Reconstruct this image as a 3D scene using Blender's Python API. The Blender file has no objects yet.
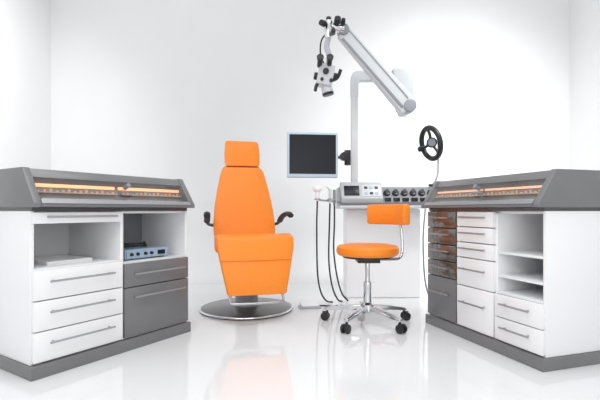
import bpy, bmesh, math
from mathutils import Vector, Matrix
scene=bpy.context.scene
try:
    scene.view_settings.view_transform='Standard'
except Exception: pass
COL=scene.collection

# ---------------- materials ----------------
def mat(name,col,rough=.4,metal=0,noise=0.0,scale=30,emit=None,es=0,coat=0,bump=0,spec=.5):
    m=bpy.data.materials.new(name); m.use_nodes=True
    nt=m.node_tree; b=nt.nodes['Principled BSDF']
    b.inputs['Base Color'].default_value=(*col,1)
    b.inputs['Roughness'].default_value=rough
    b.inputs['Metallic'].default_value=metal
    b.inputs['Coat Weight'].default_value=coat
    b.inputs['Specular IOR Level'].default_value=spec
    if emit:
        b.inputs['Emission Color'].default_value=(*emit,1); b.inputs['Emission Strength'].default_value=es
    if noise or bump:
        tc=nt.nodes.new('ShaderNodeTexCoord'); n=nt.nodes.new('ShaderNodeTexNoise')
        n.inputs['Scale'].default_value=scale; n.inputs['Detail'].default_value=4
        nt.links.new(tc.outputs['Object'],n.inputs['Vector'])
        if noise:
            r=nt.nodes.new('ShaderNodeValToRGB')
            r.color_ramp.elements[0].position=.3; r.color_ramp.elements[1].position=.7
            r.color_ramp.elements[0].color=(*[c*(1-noise) for c in col],1)
            r.color_ramp.elements[1].color=(*[min(1,c*(1+noise)) for c in col],1)
            nt.links.new(n.outputs['Fac'],r.inputs['Fac']); nt.links.new(r.outputs['Color'],b.inputs['Base Color'])
        if bump:
            bp=nt.nodes.new('ShaderNodeBump'); bp.inputs['Strength'].default_value=bump; bp.inputs['Distance'].default_value=.002
            nt.links.new(n.outputs['Fac'],bp.inputs['Height']); nt.links.new(bp.outputs['Normal'],b.inputs['Normal'])
    return m
WALL=mat('wall_paint',(.80,.805,.81),.7,noise=.01,scale=3)
FLOOR=mat('floor_resin',(.81,.82,.832),.07,noise=.012,scale=2,spec=.6)
WHITE=mat('white_lacquer',(.88,.88,.89),.22,noise=.01,scale=5,coat=.2)
BWHITE=mat('washed_out_white',(.95,.95,.96),.35,noise=.005,scale=5)  # washed-out brightness of the unit's white body put into the colour
INNER=mat('white_inside',(.80,.81,.83),.5,noise=.01,scale=5)
GREY=mat('grey_lacquer',(.175,.175,.18),.32,noise=.04,scale=8,coat=.2)
DGREY=mat('dark_grey_lacquer',(.075,.073,.073),.28,noise=.05,scale=8,coat=.3)
LINING=mat('lit_lining',(.22,.19,.17),.4,noise=.2,scale=7)
BROWN=mat('smoked_front',(.095,.072,.062),.08,noise=.2,scale=8,coat=1,spec=.8)
BLACK=mat('black_plastic',(.015,.015,.017),.35,noise=.1,scale=40)
RUBBER=mat('black_rubber',(.02,.02,.022),.6,noise=.1,scale=60)
CHROME=mat('chrome',(.72,.73,.75),.15,metal=1,noise=.02,scale=20)
STEEL=mat('brushed_steel',(.46,.47,.49),.35,metal=1,noise=.05,scale=60)
ARM=mat('arm_grey_paint',(.46,.48,.50),.35,noise=.02,scale=10)
ARML=mat('arm_light_grey_paint',(.60,.62,.64),.35,noise=.02,scale=10)
ARMD=mat('arm_mid_grey',(.25,.26,.28),.35,noise=.03,scale=10)
ORANGE=mat('orange_leather',(.93,.255,.012),.42,noise=.03,scale=60,bump=.15)
SCREEN=mat('screen_glass',(.012,.014,.018),.3,noise=.05,scale=3,spec=.25)
FRAMEB=mat('monitor_frame',(.48,.61,.72),.3,noise=.02,scale=10)
BLUE=mat('device_blue_grey',(.36,.47,.60),.35,noise=.02,scale=10)
LENS=mat('lens_glass',(.05,.06,.10),.05,noise=.05,scale=10,coat=1)
WARM=mat('warm_lamp_strip',(.9,.6,.35),.5,emit=(1,.45,.19),es=.85,noise=.01)
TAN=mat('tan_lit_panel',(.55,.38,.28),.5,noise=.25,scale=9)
AMBER=mat('amber_warm_lit',(.72,.46,.30),.35,noise=.1,scale=20)  # warm light on the small instruments painted into their colour
def glassmat():
    m=bpy.data.materials.new('smoked_glass'); m.use_nodes=True; nt=m.node_tree; nt.nodes.clear()
    o=nt.nodes.new('ShaderNodeOutputMaterial'); mx=nt.nodes.new('ShaderNodeMixShader')
    t=nt.nodes.new('ShaderNodeBsdfTransparent'); t.inputs[0].default_value=(.95,.94,.93,1)
    g=nt.nodes.new('ShaderNodeBsdfGlossy'); g.inputs['Roughness'].default_value=.12; g.inputs[0].default_value=(.95,.95,.95,1)
    f=nt.nodes.new('ShaderNodeLayerWeight'); f.inputs[0].default_value=.5
    k=nt.nodes.new('ShaderNodeMath'); k.operation='MULTIPLY'; k.inputs[1].default_value=.32
    nt.links.new(f.outputs['Facing'],k.inputs[0]); nt.links.new(k.outputs[0],mx.inputs[0])
    nt.links.new(t.outputs[0],mx.inputs[1]); nt.links.new(g.outputs[0],mx.inputs[2])
    nt.links.new(mx.outputs[0],o.inputs[0]); return m
GLASS=glassmat()

# ---------------- geometry helpers ----------------
def box(bm,x0,x1,y0,y1,z0,z1,M=None):
    c=[(x0,y0,z0),(x1,y0,z0),(x1,y1,z0),(x0,y1,z0),(x0,y0,z1),(x1,y0,z1),(x1,y1,z1),(x0,y1,z1)]
    v=[bm.verts.new(M@Vector(p) if M else p) for p in c]
    for f in [(3,2,1,0),(4,5,6,7),(0,1,5,4),(1,2,6,5),(2,3,7,6),(3,0,4,7)]: bm.faces.new([v[i] for i in f])
def loft(bm,rings,cap=True,closed=True):
    vs=[[bm.verts.new(p) for p in r] for r in rings]
    n=len(vs[0])
    for a,b in zip(vs[:-1],vs[1:]):
        for i in range(n):
            j=(i+1)%n
            bm.faces.new((a[i],a[j],b[j],b[i]))
    if cap:
        bm.faces.new(list(reversed(vs[0]))); bm.faces.new(vs[-1])
def prismx(bm,prof,x0,x1):
    loft(bm,[[(x0,y,z) for y,z in prof],[(x1,y,z) for y,z in prof]])
def frame(d):
    d=d.normalized(); up=Vector((0,0,1)) if abs(d.z)<.95 else Vector((1,0,0))
    a=d.cross(up).normalized(); return a,a.cross(d).normalized()
def cyl(bm,p0,p1,r0,r1=None,n=24):
    r1=r0 if r1 is None else r1
    p0=Vector(p0);p1=Vector(p1);a,b=frame(p1-p0)
    def ring(p,r): return [p+a*math.cos(2*math.pi*i/n)*r+b*math.sin(2*math.pi*i/n)*r for i in range(n)]
    loft(bm,[ring(p0,r0),ring(p1,r1)])
def lathe(bm,prof,n=48,c=(0,0)):
    loft(bm,[[(c[0]+r*math.cos(2*math.pi*i/n),c[1]+r*math.sin(2*math.pi*i/n),z) for i in range(n)] for r,z in prof])
def smoothpts(pts,k=8):
    P=[Vector(p) for p in pts]; P=[P[0]*2-P[1]]+P+[P[-1]*2-P[-2]]; out=[]
    for i in range(1,len(P)-2):
        for s in range(k):
            t=s/k; a,b,c,d=P[i-1:i+3]
            out.append(.5*((2*b)+(c-a)*t+(2*a-5*b+4*c-d)*t*t+(3*b-a-3*c+d)*t**3))
    out.append(P[-2]); return out
def tube(bm,pts,r,n=10,k=8,closed=False,flat=1.0,smooth=True):
    P=smoothpts(pts,k) if smooth else [Vector(p) for p in pts]
    a=None; rings=[]
    for i,p in enumerate(P):
        if closed: d=P[(i+1)%len(P)]-P[i-1]
        else: d=P[min(i+1,len(P)-1)]-P[max(i-1,0)]
        d.normalize()
        if a is None: a,b=frame(d)
        else:
            a=(a-d*a.dot(d)).normalized(); b=a.cross(d).normalized()
        rings.append([p+a*math.cos(2*math.pi*j/n)*r+b*math.sin(2*math.pi*j/n)*r*flat for j in range(n)])
    if closed:
        vs=[[bm.verts.new(q) for q in r_] for r_ in rings]; m=len(vs)
        for i in range(m):
            A=vs[i];B=vs[(i+1)%m]
            for j in range(n): bm.faces.new((A[j],A[(j+1)%n],B[(j+1)%n],B[j]))
    else: loft(bm,rings)
def ring(bm,c,rx,ry,r,ax='z',n=48,m=10):
    pts=[]
    for i in range(n):
        t=2*math.pi*i/n; u,v=rx*math.cos(t),ry*math.sin(t)
        pts.append({'z':(c[0]+u,c[1]+v,c[2]),'y':(c[0]+u,c[1],c[2]+v),'x':(c[0],c[1]+u,c[2]+v)}[ax])
    tube(bm,pts,r,n=m,closed=True,smooth=False)
def sphere(bm,c,r,s=(1,1,1)):
    bmesh.ops.create_uvsphere(bm,u_segments=20,v_segments=12,radius=r,matrix=Matrix.Translation(c)@Matrix.Diagonal((*s,1)))
def thing(name,label,cat,loc=(0,0,0),rz=0,group=None):
    e=bpy.data.objects.new(name,None); e.empty_display_size=.1; COL.objects.link(e)
    e.location=loc; e.rotation_euler=(0,0,rz); e['label']=label; e['category']=cat
    if group: e['group']=group
    return e
OFF={}
def part(name,parent,m,fn,bevel=0,seg=3,label=None,kind=None,loc=None):
    bm=bmesh.new(); fn(bm)
    bmesh.ops.recalc_face_normals(bm,faces=bm.faces[:])
    if bevel:
        es=[e for e in bm.edges if len(e.link_faces)==2 and e.calc_face_angle(0)>math.radians(25)]
        bmesh.ops.bevel(bm,geom=es,offset=bevel,segments=seg,profile=.5,affect='EDGES',clamp_overlap=True)
    if parent is not None and bm.verts:
        xs=[v.co for v in bm.verts]; loc=Vector([(min(c[i] for c in xs)+max(c[i] for c in xs))/2 for i in range(3)])
        bmesh.ops.translate(bm,verts=bm.verts[:],vec=-loc)
    else: loc=Vector((0,0,0))
    for f in bm.faces: f.smooth=True
    for e in bm.edges:
        if len(e.link_faces)==2 and e.calc_face_angle(0)>math.radians(32): e.smooth=False
    me=bpy.data.meshes.new(name); bm.to_mesh(me); bm.free()
    me.materials.append(m)
    o=bpy.data.objects.new(name,me); COL.objects.link(o)
    off=Vector((0,0,0))
    if parent is not None:
        o.parent=parent
        off=OFF.get(parent.name,Vector((0,0,0)))
    o.location=loc-off; OFF[o.name]=loc.copy()
    if label: o['label']=label
    if kind: o['kind']=kind
    return o
def B(*a): return lambda bm: box(bm,*a)
def boxes(L): 
    def f(bm):
        for a in L: box(bm,*a)
    return f

# ---------------- room ----------------
XL,XR,YB,H=-2.75,2.98,4.75,3.5
def floorf(bm): box(bm,XL-.1,XR+.1,-2.5,YB+.1,-.1,0)
part('floor',None,FLOOR,floorf,kind='structure')
def wb(bm):
    R=.5; prof=[(YB+.12,0),(YB-R,0)]
    for i in range(0,17):
        a=math.pi/2*i/16; prof.append((YB-R+R*math.sin(a),R-R*math.cos(a)+.0005))
    prof+=[(YB,H),(YB+.12,H)]
    prismx(bm,prof,XL,XR)
part('wall_back',None,WALL,wb,kind='structure')
part('wall_left',None,WALL,B(XL-.12,XL,-2.5,YB+.12,0,H),kind='structure')
part('wall_right',None,WALL,B(XR,XR+.12,-2.5,YB+.12,0,H),kind='structure')

# ---------------- cabinets ----------------
W,D=.887,.52
def handle(par,xa,xb,z,y=0):
    def f(bm):
        cyl(bm,(xa,y-.024,z),(xb,y-.024,z),.005,n=12)
        for x in (xa+.02,xb-.02): cyl(bm,(x,y-.024,z),(x,y+.001,z),.004,n=10)
    return part('handle',par,STEEL,f,label='slim brushed steel bar handle')
def drawer(par,x0,x1,z0,z1,m,hl=.75,hz=None,lab=None):
    g=.0025
    d=part('drawer',par,m,boxes([(x0+g,x1-g,-.018,.001,z0+g,z1-g),(x0+.03,x1-.03,.001,.40,z0+.02,z1-.03)]),bevel=.0018,seg=2,label=lab)
    c=(x0+x1)/2; h=(x1-x0)*hl/2
    handle(d,c-h,c+h,(z0+z1)/2+ (z1-z0)*.12 if hz is None else hz,y=-.018)
    return d
def rolltop(c,warm,strip=.010):
    z0,z1=.748,.912
    for a,b in ((-.012,.022),(W-.022,W+.012)):
        part('end_panel',c,GREY,lambda bm:prismx(bm,[(-.056,z0-.006),(-.056,z0+.012),(.05,z1+.006),(D,z1+.006),(D,z0-.006)],a,b),bevel=.004,label='sloped dark grey end cheek')
    def hood(bm):
        prismx(bm,[(.026,z1-.038),(.052,z1+.002),(D,z1+.002),(D,z0),(D-.02,z0),(D-.02,z1-.016),(.07,z1-.016)],.022,W-.022)
    part('top_hood',c,GREY,hood,bevel=.002,seg=2)
    def tray(bm):
        prismx(bm,[(-.054,z0-.004),(-.054,z0+.012),(-.040,z0+.030),(-.030,z0+.026),(-.026,z0+.010),(D-.022,z0+.010),(D-.022,z0-.004)],.022,W-.022)
    part('instrument_tray',c,GREY,tray,bevel=.0015,seg=2)
    def gl(bm):
        v=[bm.verts.new(p) for p in ((.0225,-.037,z0+.029),(W-.0225,-.037,z0+.029),(W-.0225,.030,z1-.034),(.0225,.030,z1-.034))]
        bm.faces.new(v)
    part('glass_cover',c,GLASS,gl,label='sloping smoked glass cover')
    part('trim_strip',c,STEEL,lambda bm: prismx(bm,[(-.0585,z0+.012),(-.044,z0+.031),(-.040,z0+.031),(-.054,z0+.0125)],.022,W-.022))
    def bk(bm): prismx(bm,[(.010,z0+.012),(.078,z1-.020),(.086,z1-.020),(.018,z0+.012)],.024,W-.024)
    part('inner_panel',c,LINING,bk,label='dark lining behind the instruments')
    def P(h): return (.010+.068*h, z0+.012+.132*h)
    for a,b in ((.03,.43),(.455,.86)):
        y,z=P(.40); y2,z2=P(.60)
        part('instrument_ledge',c,TAN,B(a,b,y-.022,y+.004,z-.006,z),bevel=.001,seg=1)
        part('lamp_strip',c,warm,B(a,b,y2-.012,y2+.002,z2-strip*.6,z2+strip),bevel=.002,label='warm glowing light strip')
        n=int((b-a)/.028)
        def cup(bm):
            for k in range(n):
                x=a+.014+k*.028
                cyl(bm,(x,y-.012,z),(x,y-.012,z+.006+.004*((k*7)%3)),.006,n=12)
        part('instrument_row',c,AMBER,cup,label='row of small instruments lit warm')
        y3,z3=P(.10)
        part('tool_tray',c,STEEL,B(a+.02,b-.03,y3-.022,y3-.002,z3-.008,z3+.010),bevel=.003)
    def kn(bm):
        x=W*.52; cyl(bm,(x,.0,z0+.095),(x,-.034,z0+.112),.010,.012,n=20)
        tube(bm,[(x-.04,-.012,z0+.072),(x-.03,-.030,z0+.074),(x+.03,-.030,z0+.074),(x+.04,-.012,z0+.072)],.004)
    part('knob',c,ARMD,kn,label='grey grip for the glass cover')
def shell(c,cols):
    t=.016
    L=[(0,t,0,D-.02,.06,.725),(W-t,W,0,D-.02,.06,.725),(t,W-t,D-.04,D-.02,.06,.725),(t,W-t,0,D-.04,.06,.076),(t,W-t,.02,D-.04,.712,.725)]
    for x in cols: L.append((x-.009,x+.009,0,D-.04,.076,.712))
    part('body',c,WHITE,boxes(L),bevel=.0012,seg=2,label='white lacquered carcass')
    part('plinth',c,GREY,B(-.008,W+.008,-.026,D,.0,.058),bevel=.003,label='dark grey plinth')
    part('gap_shade_strip',c,DGREY,B(.004,W-.004,-.005,D-.02,.725,.742))  # dark strip paints the shade in the gap under the instrument top

th=math.atan2(.748,.477)
L=thing('instrument_cabinet','white two-column cabinet with grey drawers, glass-covered instrument top','cabinet',(-1.159,1.846,0),th)
shell(L,[W/2])
rolltop(L,WARM)
m=W/2
part('shelf',L,INNER,boxes([(.016,m-.009,.0,D-.04,.462,.474)]),bevel=.001,seg=2)
drawer(L,.004,m-.004,.668,.722,WHITE,.78,hz=.700)
zs=[.468,.334,.20,.066]
for a,b in zip(zs[1:],zs[:-1]): drawer(L,.004,m-.004,a,b,WHITE,.72)
part('shelf',L,INNER,boxes([(m+.009,W-.016,.0,D-.04,.445,.457)]),bevel=.001,seg=2)
part('lining',L,GREY,B(m+.0095,m+.013,.002,.30,.457,.712),label='grey inner lining')
part('lining',L,ARMD,B(m+.009,W-.016,.40,.41,.457,.712),label='grey inner lining')
drawer(L,m+.004,W-.004,.325,.452,GREY,.8,hz=.395,lab='grey drawer front')
drawer(L,m+.004,W-.004,.066,.325,GREY,.8,hz=.275,lab='tall grey drawer front')

th2=math.atan2(-.84,.273)
R=thing('instrument_cabinet','white three-column cabinet with smoked fronts, open shelves, instrument top','cabinet',(.840,2.79,0),th2)
a1,a2=W*.325,W*.66
shell(R,[a1,a2])
WARM2=mat('soft_lamp_strip',(.9,.6,.45),.5,emit=(1,.48,.28),es=.6,noise=.01)
rolltop(R,WARM2,.007)
zz=[.722,.62,.52,.42,.32,.066]
for b,a in zip(zz[:-1],zz[1:]): drawer(R,.004,a1-.004,a,b,BROWN if a>.3 else GREY,.7,lab='dark smoked drawer front')
zz=[.722,.635,.548,.461,.30,.066]
for b,a in zip(zz[:-1],zz[1:]): drawer(R,a1+.004,a2-.004,a,b,WHITE,.7)
for z in (.505,.385,.300): part('shelf',R,INNER,B(a2+.009,W-.016,0.0,D-.04,z,z+.012),bevel=.001,seg=2)
for b,a in zip([.302,.184],[.184,.066]): drawer(R,a2+.004,W-.004,a,b,WHITE,.62)

# device on the cabinet shelf
def wp(org,thx,x,y,z): return (org[0]+math.cos(thx)*x-math.sin(thx)*y, org[1]+math.sin(thx)*x+math.cos(thx)*y, z)
dv=thing('light_source_unit','small blue-grey electronic device with dials on the open shelf','medical device',wp((-1.159,1.846),th,m+.20,.15,.4572),th)
part('housing',dv,BLUE,B(-.145,.145,-.1,.1,.006,.058),bevel=.006)
part('front_panel',dv,BLUE,B(-.137,.137,-.104,-.0995,.011,.053),bevel=.001,seg=1)
for x in (-.11,-.07,-.02,.02): part('dial',dv,BLACK,lambda bm:cyl(bm,(x,-.103,.032),(x,-.117,.032),.009,.008),bevel=.002,seg=2)
part('display',dv,SCREEN,B(.065,.115,-.107,-.1035,.020,.044))
part('housing_foot',dv,RUBBER,boxes([(-.13,.13,-.08,-.06,0,.007),(-.13,.13,.06,.08,0,.007)]))
dh=thing('light_cable','coiled dark cable lying on the device','cable',wp((-1.159,1.846),th,m+.18,.15,.515),th)
part('coil',dh,RUBBER,lambda bm:tube(bm,[(.09*math.cos(t*.6)*(1-.01*t),.05*math.sin(t*.6),.004+.0012*t) for t in range(22)],.004,k=4))
pp=thing('paper_stack','stack of white paper sheets on the open shelf','paper',wp((-1.159,1.846),th,.21,.2,.4745),th)
part('sheets',pp,WHITE,boxes([(-.11+.002*i%.005,.11,-.14,.14,.003*i,.003*i+.0026) for i in range(6)]))

# ---------------- patient chair ----------------
C=thing('examination_chair','orange upholstered ENT patient chair with headrest on round base','chair',(-.393,3.17,0),math.radians(15))
part('base_plate',C,DGREY,lambda bm:lathe(bm,[(.33,0.0),(.335,.006),(.335,.014),(.32,.022),(.12,.030),(.10,.034)]),label='dark round floor plate')
part('base_rim',C,CHROME,lambda bm:ring(bm,(0,0,.014),.336,.336,.007),label='chrome rim')
part('column',C,ARMD,lambda bm:lathe(bm,[(.10,.03),(.085,.06),(.08,.25),(.10,.27),(.10,.40)]),bevel=.004)
part('seat_frame',C,BLACK,boxes([(-.17,.17,-.30,.16,.38,.455)]),bevel=.01)
part('back_bracket',C,BLACK,B(-.04,.04,.14,.22,.42,.62),bevel=.01)
def taper(bm,secs):
    rings_=[]
    for (yc,zc),w,(ty,tz),bul in secs:
        r=[]
        for u in (-1,-.6,0,.6,1):
            k=bul*(1-u*u)
            r.append((u*w,yc-ty*(.5)-ty*k,zc-tz*.5-tz*k))
        for u in (1,0,-1): r.append((u*w,yc+ty*.5,zc+tz*.5))
        rings_.append(r)
    loft(bm,rings_)
part('seat',C,ORANGE,lambda bm:loft(bm,[[(-w,y,.455),(w,y,.455),(w,y,h),(w*.5,y,h-.012),(-w*.5,y,h-.012),(-w,y,h)] for y,w,h in ((.12,.225,.545),(-.12,.245,.55),(-.37,.252,.562))]),bevel=.014,seg=3)
part('leg_rest',C,ORANGE,lambda bm:taper(bm,[((-.385,.566),.250,(.085,.02),.02),((-.405,.50),.248,(.085,.015),.06),((-.44,.33),.214,(.08,.012),.06),((-.465,.200),.186,(.07,.01),.02)]),bevel=.012,seg=3)
part('leg_rest_seam',C,ORANGE,lambda bm:tube(bm,[(-.226,-.466,.415),(0,-.472,.413),(.226,-.466,.415)],.0035),label='stitched piping across the leg rest')
part('backrest',C,ORANGE,lambda bm:taper(bm,[((.11,.535),.230,(.10,.02),.03),((.135,.62),.232,(.10,.02),.06),((.165,.74),.222,(.097,.02),.08),((.20,.87),.200,(.093,.02),.08),((.235,1.0),.172,(.085,.02),.06),((.247,1.050),.156,(.082,.02),.04),((.252,1.074),.132,(.075,.02),.03)]),bevel=.007,seg=3)
part('back_shell',C,DGREY,lambda bm:taper(bm,[((.175,.53),.19,(.02,.006),.0),((.255,.82),.155,(.02,.006),.0),((.305,1.03),.11,(.02,.006),.0)]),bevel=.006)
part('headrest',C,ORANGE,lambda bm:taper(bm,[((.255,1.080),.126,(.075,.012),.02),((.262,1.10),.136,(.078,.012),.05),((.275,1.18),.137,(.08,.012),.07),((.29,1.260),.130,(.075,.012),.05),((.295,1.282),.118,(.07,.012),.02)]),bevel=.008,seg=3)
part('headrest_post',C,CHROME,lambda bm:box(bm,-.03,.03,.285,.300,.98,1.17),bevel=.003)
for s in (-1,1):
    def br(bm): tube(bm,[(s*.12,.235,.60),(s*.22,.23,.61),(s*.270,.18,.625),(s*.280,.12,.655)],.012,n=12)
    ar=part('armrest',C,BLACK,br,label='black bracket carrying the arm pad')
    def pad(bm): tube(bm,[(s*.280,.14,.645),(s*.282,.06,.680),(s*.287,-.04,.700),(s*.292,-.12,.702),(s*.294,-.16,.690)],.023,n=16,flat=.75)
    part('arm_pad',ar,RUBBER,pad,label='dark padded armrest')
part('foot_bar',C,STEEL,lambda bm:tube(bm,[(-.15,-.45,.24),(-.17,-.47,.16),(-.12,-.485,.145),(.12,-.485,.145),(.17,-.47,.16),(.15,-.45,.24)],.009,n=12,k=6),label='steel foot bar')
for s in(-1,1): part('linkage',C,BLACK,B(s*.115-.015,s*.115+.015,-.42,-.15,.30,.40),bevel=.004)

# ---------------- stool ----------------
S=thing('swivel_stool','orange round swivel stool with low backrest on five casters','stool',(.435,2.77,0),0)
part('seat',S,ORANGE,lambda bm:lathe(bm,[(.15,.436),(.185,.440),(.197,.452),(.201,.470),(.198,.490),(.186,.502),(.15,.508),(.05,.509)],64))
part('seat_plate',S,BLACK,lambda bm:[lathe(bm,[(.16,.425),(.165,.438)]),box(bm,-.07,.07,-.07,.07,.395,.426)],bevel=.004)
part('gas_column',S,CHROME,lambda bm:[cyl(bm,(0,0,.22),(0,0,.40),.016),cyl(bm,(0,0,.09),(0,0,.27),.027)],bevel=.002)
part('hub',S,CHROME,lambda bm:lathe(bm,[(.035,.075),(.045,.085),(.045,.125),(.03,.14)]))
bd=Vector((math.cos(math.radians(38)),math.sin(math.radians(38)),0))
part('back_strut',S,CHROME,lambda bm: tube(bm,[(.05,0,.415),(.16,.05,.408),(.222,.08,.412),(.247,.10,.45),(.250,.12,.56),(.240,.135,.66),(.232,.14,.70)],.012,n=12))
def bkr(bm):
    rs=[]; n=14
    side=Vector((-bd.y,bd.x,0)); rad=.36
    for i in range(n+1):
        t=(i/n-.5)*.98; c=bd*(.225-rad+rad*math.cos(t))+side*rad*math.sin(t)
        rd=(bd*math.cos(t)+side*math.sin(t)); e=1-abs(i/n-.5)*2; hh=.068 if e>.1 else .062
        z=.700
        rs.append([c-rd*.020+Vector((0,0,z-hh)),c-rd*.026+Vector((0,0,z)),c-rd*.020+Vector((0,0,z+hh)),c+rd*.024+Vector((0,0,z+hh)),c+rd*.024+Vector((0,0,z-hh))])
    loft(bm,rs)
part('backrest',S,ORANGE,bkr,bevel=.008,seg=3,label='curved orange lumbar backrest')
for k in range(5):
    a=math.radians(90+72*k); d=Vector((math.cos(a),math.sin(a),0)); sd=Vector((-d.y,d.x,0))
    def leg(bm):
        loft(bm,[[d*r+sd*w+Vector((0,0,z)),d*r-sd*w+Vector((0,0,z)),d*r-sd*w*.8+Vector((0,0,z+h)),d*r+sd*w*.8+Vector((0,0,z+h))] for r,w,z,h in ((.03,.024,.085,.038),(.16,.020,.078,.028),(.28,.015,.066,.020))])
    part('leg',S,CHROME,leg,bevel=.004)
    def cas(bm):
        p=d*.268
        for s in(-1,1):
            q=p+sd*(s*.016)+d*.012
            cyl(bm,q+Vector((0,0,.027))-sd*.008,q+Vector((0,0,.027))+sd*.008,.027,n=22)
        cyl(bm,p+Vector((0,0,.03)),p+Vector((0,0,.07)),.007,n=10)
        box(bm,-.008,.03,-.008,.008,.028,.058,Matrix.Translation(p)@Matrix.Rotation(a,4,'Z'))
    part('caster',S,BLACK,cas,bevel=.002,seg=2,label='black twin-wheel caster')

# ---------------- treatment unit ----------------
U=thing('treatment_unit','white ENT treatment unit with dark instrument console','medical unit',(.66,3.42,0),0)
part('body',U,BWHITE,B(-.28,.34,.14,.38,.0,.74),bevel=.015,label='plain white lower cabinet')
part('console',U,ARMD,lambda bm:prismx(bm,[(-.02,.765),(-.03,.795),(.07,.905),(.10,.92),(.38,.92),(.38,.765)],-.34,.44),bevel=.008)
part('console_tray',U,ARML,B(-.35,.45,-.04,.38,.742,.766),bevel=.006)
n_=Vector((0,-.740,.673))
part('control_box',U,ARM,lambda bm:prismx(bm,[(-.035,.785),(-.045,.82),(.03,.945),(.06,.955),(.115,.955),(.115,.785)],-.335,-.005),bevel=.008)
def slopeb(u,h): return Vector((u,-.045,.82))+Vector((0,.075,.125))*h
SB=lambda u,h:Matrix.Translation(slopeb(u,h))@Matrix(((1,0,0,0),(0,.515,-.857,0),(0,.857,.515,0),(0,0,0,1)))
part('control_screen',U,SCREEN,lambda bm:box(bm,-.060,.060,-.045,.045,-.002,.006,SB(-.250,.5)),bevel=.002,seg=2)
part('control_panel',U,ARML,lambda bm:box(bm,-.075,.075,-.055,.055,-.002,.004,SB(-.095,.5)),bevel=.002,seg=2)
for i in range(6):
    part('push_button',U,BLACK if i%2 else BLUE,lambda bm:box(bm,-.013,.013,-.011,.011,.0,.008,SB(-.137+(i%3)*.042,.32+.36*(i//3))),bevel=.002,seg=2)
def slope(u,h): return Vector((u,-.03,.795))+Vector((0,.10,.11))*h
for i in range(6):
    u=.035+i*.07
    def hol(bm):
        c=slope(u,.6); cyl(bm,c-n_*.005,c+n_*.018,.028,.026,n=20)
    h=part('instrument_holder',U,BLACK,hol,bevel=.002,seg=2)
    def sock(bm):
        c=slope(u,.15); box(bm,u-.024,u+.024,c.y-.02,c.y+.02,c.z-.012,c.z+.016)
    part('socket_block',U,BLACK,sock,bevel=.002,seg=2)
    def ins(bm):
        c=slope(u,.6); cyl(bm,c+n_*.01,c+n_*.045+Vector((0,0,.012)),.010,.013,n=14)
    part('handpiece_end',h,ARMD,ins,bevel=.001,seg=1)
part('holder_arm',U,STEEL,lambda bm:[tube(bm,[(-.33,0,.79),(-.42,-.03,.80),(-.53,-.06,.81)],.008),ring(bm,(-.525,-.08,.815),.022,.022,.005),ring(bm,(-.425,-.06,.815),.018,.018,.005),ring(bm,(-.395,-.04,.815),.016,.016,.004)])
def hose(x0,y0,z0,pts,nm,lab,top,hand=WHITE):
    T=thing(nm,lab,'handpiece',(x0,y0,z0))
    part('grip',T,hand,top,bevel=.002,seg=2)
    part('hose',T,RUBBER,lambda bm:tube(bm,[(0,0,-.05)]+pts,.0065,n=10))
hose(.135,3.34,.86,[(-.005,0,-.25),(.0,.0,-.6),(.025,.0,-.76),(.07,.02,-.838),(.12,.03,-.852)],'suction_handpiece','pale suction handpiece with black hose hanging down',
     lambda bm:[cyl(bm,(0,0,-.06),(0,0,.02),.012,.018),sphere(bm,(0,0,.035),.036,(1,1,.8))])
hose(.235,3.36,.84,[(-.005,0,-.22),(-.01,0,-.5),(.015,.0,-.70),(.06,.02,-.81),(.10,.03,-.832)],'spray_handpiece','slim pale handpiece with long black hose',
     lambda bm:[cyl(bm,(0,0,-.06),(0,0,.05),.010,.013),cyl(bm,(0,0,.05),(-.03,-.01,.07),.008,.005)],ARML)
hose(.272,3.40,.83,[(0,0,-.2),(-.005,0,-.42),(.02,0,-.62),(.06,.01,-.76),(.11,.02,-.822)],'spray_handpiece','dark grey handpiece with black hose hanging down',
     lambda bm:[cyl(bm,(0,0,-.06),(0,0,.06),.010,.012)],ARMD)

# foot pedal
F=thing('foot_switch','low white foot pedal on the floor with cable','foot pedal',(.07,3.22,0),math.radians(10))
part('base',F,ARM,B(-.08,.08,-.05,.05,0,.014),bevel=.005)
part('pedal',F,WHITE,lambda bm:prismx(bm,[(-.045,.016),(-.045,.022),(.04,.040),(.04,.016)],-.065,.065),bevel=.004)
part('cable',F,RUBBER,lambda bm:tube(bm,[(.07,.02,.007),(.12,.02,.006),(.17,-.02,.006),(.22,.0,.006)],.005))
K=thing('floor_cable','thin grey cable curving down beside the unit onto the floor','cable',(1.02,3.33,0))
part('cable',K,ARMD,lambda bm:tube(bm,[(-.05,0,.74),(-.075,-.03,.5),(-.07,-.06,.2),(-.03,-.08,.05),(.04,-.02,.007),(.14,.05,.007)],.006))

# ---------------- microscope with stand ----------------
zb=.92
M=thing('microscope_stand','grey articulated stand arm carrying a surgical microscope','microscope',(.454,3.60,zb))
def q(x,y,z):
    if x<.34 : z-=.045          # the head hangs a little lower than the arm's first layout
    return Vector((x-.454,y-3.60,z-zb))
def rbox(x0,x1,y0,y1,z0,z1):
    a=q(x0,y0,z0); b=q(x1,y1,z1); return (a.x,b.x,a.y,b.y,a.z,b.z)
part('post',M,ARML,lambda bm:[box(bm,*rbox(.426,.482,3.57,3.63,zb,1.80)),cyl(bm,q(.454,3.6,zb),q(.454,3.6,zb+.03),.055)],bevel=.008)
def xarm(bm):
    hw=.032; d=-.03
    prof=[(.424,1.70),(.424,1.85),(.430,1.885),(.447,1.908),(.475,1.918),(.90,1.918),(.90,1.835),(.515,1.835),(.495,1.828),(.486,1.81),(.486,1.70)]
    loft(bm,[[q(x,3.6-hw,z+d) for x,z in prof],[q(x,3.6+hw,z+d) for x,z in prof]])
part('crossarm',M,ARML,xarm,bevel=.006)
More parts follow.
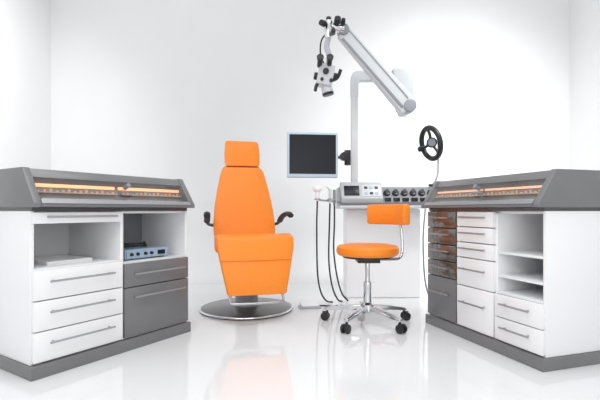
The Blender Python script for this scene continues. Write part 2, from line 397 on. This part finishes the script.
part('pivot_housing',M,ARM,lambda bm:loft(bm,[[q(x0,3.525,z),q(x1,3.525,z),q(x1,3.66,z),q(x0,3.66,z)] for z,x0,x1 in ((1.52,.84,.90),(1.60,.80,.93),(1.885,.76,.94),(1.90,.77,.93))]),bevel=.012,seg=4)
p0=q(.875,3.46,1.55); p1=q(.335,3.36,2.165)
def bar(bm,pa,pb,ha,hb_,ta,tb,off=0):
    d=(pb-pa).normalized(); side=Vector((0,1,0)); side=(side-d*side.dot(d)).normalized(); up=d.cross(side).normalized()
    if up.z<0: up=-up
    loft(bm,[[p+side*t+up*(h+off),p-side*t+up*(h+off),p-side*t-up*(h-off),p+side*t-up*(h-off)] for p,h,t in((pa,ha,ta),(pb,hb_,tb))])
part('boom',M,ARML,lambda bm:bar(bm,p0,p1,.080,.058,.04,.03),bevel=.010,seg=3)
part('boom_side_strip',M,ARMD,lambda bm:[bar(bm,p0.lerp(p1,.05)+Vector((0,-.034,0)),p0.lerp(p1,.95)+Vector((0,-.025,0)),.011,.009,.012,.012,off=-.046)],bevel=.002,seg=2)
part('boom_top_strip',M,STEEL,lambda bm:[bar(bm,p0.lerp(p1,.08)+Vector((0,-.034,0)),p0.lerp(p1,.97)+Vector((0,-.025,0)),.004,.004,.012,.012,off=.036)],bevel=.001,seg=1)
for p,r,w_ in((p0,.050,.055),(p1,.044,.045)):
    part('joint_cap',M,ARMD,lambda bm:cyl(bm,p+Vector((0,-w_,.01)),p+Vector((0,w_,.01)),r),bevel=.004)
part('knuckle',M,CHROME,lambda bm:[cyl(bm,q(.335,3.33,2.17),q(.235,3.30,2.19),.032,.028),cyl(bm,q(.22,3.30,2.225),q(.22,3.30,2.09),.034,.028)],bevel=.004)
for a,b,r in ((q(.185,3.27,2.19),q(.155,3.24,2.19),.025),(q(.285,3.28,2.205),q(.285,3.24,2.225),.028),(q(.22,3.30,2.225),q(.22,3.30,2.255),.022),(q(.25,3.27,2.12),q(.25,3.22,2.12),.020),(q(.33,3.30,2.20),q(.33,3.26,2.225),.018)):
    part('tension_knob',M,BLACK,lambda bm:cyl(bm,a,b,r,r*.85),bevel=.003)
part('drop_arm',M,ARM,lambda bm:[tube(bm,[q(.22,3.30,2.10),q(.205,3.30,2.03),q(.225,3.30,1.95),q(.21,3.30,1.88)],.021,n=14)])
part('microscope_body',M,ARML,lambda bm:[box(bm,-.060,.060,-.06,.06,-.080,.080,Matrix.Translation(q(.195,3.30,1.80))@Matrix.Rotation(math.radians(12),4,'Y')),cyl(bm,q(.20,3.30,1.73),q(.215,3.30,1.67),.040,.046)],bevel=.012)
part('objective_lens',M,BLACK,lambda bm:cyl(bm,q(.214,3.30,1.672),q(.218,3.30,1.655),.046,.043),bevel=.003)
for a,b,r in ((q(.253,3.30,1.80),q(.288,3.30,1.795),.030),(q(.137,3.30,1.80),q(.107,3.30,1.805),.030),(q(.195,3.24,1.82),q(.195,3.220,1.82),.024),(q(.235,3.24,1.75),q(.235,3.22,1.75),.015),(q(.165,3.24,1.76),q(.165,3.22,1.76),.013)):
    part('magnification_dial',M,BLACK,lambda bm:cyl(bm,a,b,r,r*.88),bevel=.003)
for dx in(-.036,.036):
    part('eyepiece',M,BLACK,lambda bm:[cyl(bm,q(.185+dx,3.27,1.87),q(.185+dx,3.18,1.893),.020,.019),cyl(bm,q(.185+dx,3.18,1.893),q(.185+dx,3.155,1.900),.024,.026)],bevel=.002,seg=2)
part('handgrip',M,BLACK,lambda bm:tube(bm,[q(.24,3.28,1.76),q(.285,3.26,1.78),q(.308,3.24,1.835)],.013,n=12))
part('handgrip',M,BLACK,lambda bm:tube(bm,[q(.15,3.28,1.76),q(.125,3.26,1.72),q(.115,3.24,1.675)],.013,n=12))
part('light_cable',M,RUBBER,lambda bm:tube(bm,[q(.20,3.33,1.88),q(.16,3.34,1.98),q(.17,3.34,2.10),q(.24,3.34,2.17)],.006))

# ---------------- monitor ----------------
N=thing('monitor','flat monitor with dark screen on a side arm','monitor',(.098,3.30,1.155),math.radians(6))
part('housing',N,FRAMEB,lambda bm:box(bm,-.198,.198,.0,.035,-.178,.172),bevel=.012,seg=4,label='pale blue-grey frame')
part('screen',N,SCREEN,B(-.180,.180,-.0025,.004,-.148,.154),bevel=.001,seg=1,label='dark blank display')
part('stand_mount',N,ARMD,lambda bm:[box(bm,-.05,.05,.035,.06,-.05,.05),tube(bm,[(0,.06,0),(.12,.12,0),(.25,.15,0),(.315,.15,0)],.014,n=14)],bevel=.002,seg=2)
part('clamp',N,BLACK,lambda bm:cyl(bm,(.300,.13,-.065),(.300,.13,.055),.026),bevel=.004)
part('clamp_knob',N,BLACK,lambda bm:cyl(bm,(.262,.06,0),(.262,.115,0),.034),bevel=.004)

# ---------------- headlamp on its pole ----------------
P=thing('headlight','black headband examination lamp hung on a slim pole','head lamp',(1.03,3.45,.92))
part('pole',P,STEEL,lambda bm:tube(bm,[(.035,.05,0),(.085,.05,.08),(.095,.05,.2),(.095,.05,.37),(.08,.05,.45),(.03,.02,.46)],.008,n=12))
part('pole_foot',P,BLACK,lambda bm:cyl(bm,(.035,.05,0),(.037,.05,.02),.02),bevel=.002,seg=2)
rot=Matrix.Rotation(math.radians(-14),3,'Y')
def hp(x,y,z): 
    v=rot@Vector((x,y,z)); return v+Vector((.02,0,.345))
def hbnd(bm):
    tube(bm,[hp(.038*math.cos(t),-.11*math.cos(t),.125*math.sin(t)) for t in [2*math.pi*i/40 for i in range(40)]],.021,n=12,closed=True,smooth=False)
part('headband',P,BLACK,hbnd)
part('cross_strap',P,BLACK,lambda bm:[tube(bm,[hp(0,0,0),hp(.008,.0,.07),hp(.0,.0,.13)],.012),tube(bm,[hp(0,0,0),hp(-.02,.05,-.01),hp(-.038,.10,-.02)],.011),tube(bm,[hp(0,0,0),hp(.018,-.03,-.06),hp(.025,-.05,-.115)],.011)])
part('lamp_head',P,BLACK,lambda bm:cyl(bm,hp(0,.02,0),hp(-.01,-.06,.0),.030,.042),bevel=.004)
part('lamp_knob',P,BLACK,lambda bm:cyl(bm,hp(-.04,.08,-.02),hp(-.085,.06,-.02),.022),bevel=.004)
part('lens',P,LENS,lambda bm:cyl(bm,hp(-.0102,-.0605,0),hp(-.0106,-.063,0),.030))

# ---------------- camera, light ----------------
cam=bpy.data.cameras.new('camera'); co=bpy.data.objects.new('camera',cam); COL.objects.link(co)
co.location=(0,0,.73); co.rotation_euler=(math.pi/2,0,0)
cam.sensor_width=36; cam.lens=25.8; cam.shift_y=10/600; cam.clip_start=.01
scene.camera=co
w=bpy.data.worlds.new('world'); scene.world=w; w.use_nodes=True
w.node_tree.nodes['Background'].inputs[0].default_value=(.98,.988,1,1)
w.node_tree.nodes['Background'].inputs[1].default_value=.87
def area(n,loc,tgt,size,e,c=(1,1,1),spread=180):
    l=bpy.data.lights.new(n,'AREA'); l.energy=e; l.size=size; l.color=c; l.spread=math.radians(spread)
    o=bpy.data.objects.new(n,l); COL.objects.link(o); o.location=loc
    o.rotation_euler=(Vector(tgt)-Vector(loc)).to_track_quat('-Z','Y').to_euler(); return o
area('floor_fill',(0,1.2,3.4),(0,1.4,0),1.8,20,spread=120)  # added overhead light, out of view, to brighten the floor
area('wall_glow_fill',(1.8,2.4,3.3),(1.6,4.75,.9),1.0,24,spread=75)  # added light, out of view, makes the bright glow on the back wall
area('left_wall_fill',(-1.4,2.6,3.3),(-2.75,3.4,1.6),.6,16,spread=90)  # added light, out of view, lifts the left wall above the back wall
area('key_softbox',(-1.2,-1.5,2.6),(.2,3,.6),1.6,28)
area('front_softbox',(.6,-1.2,1.2),(.2,2.5,.3),1.4,13)
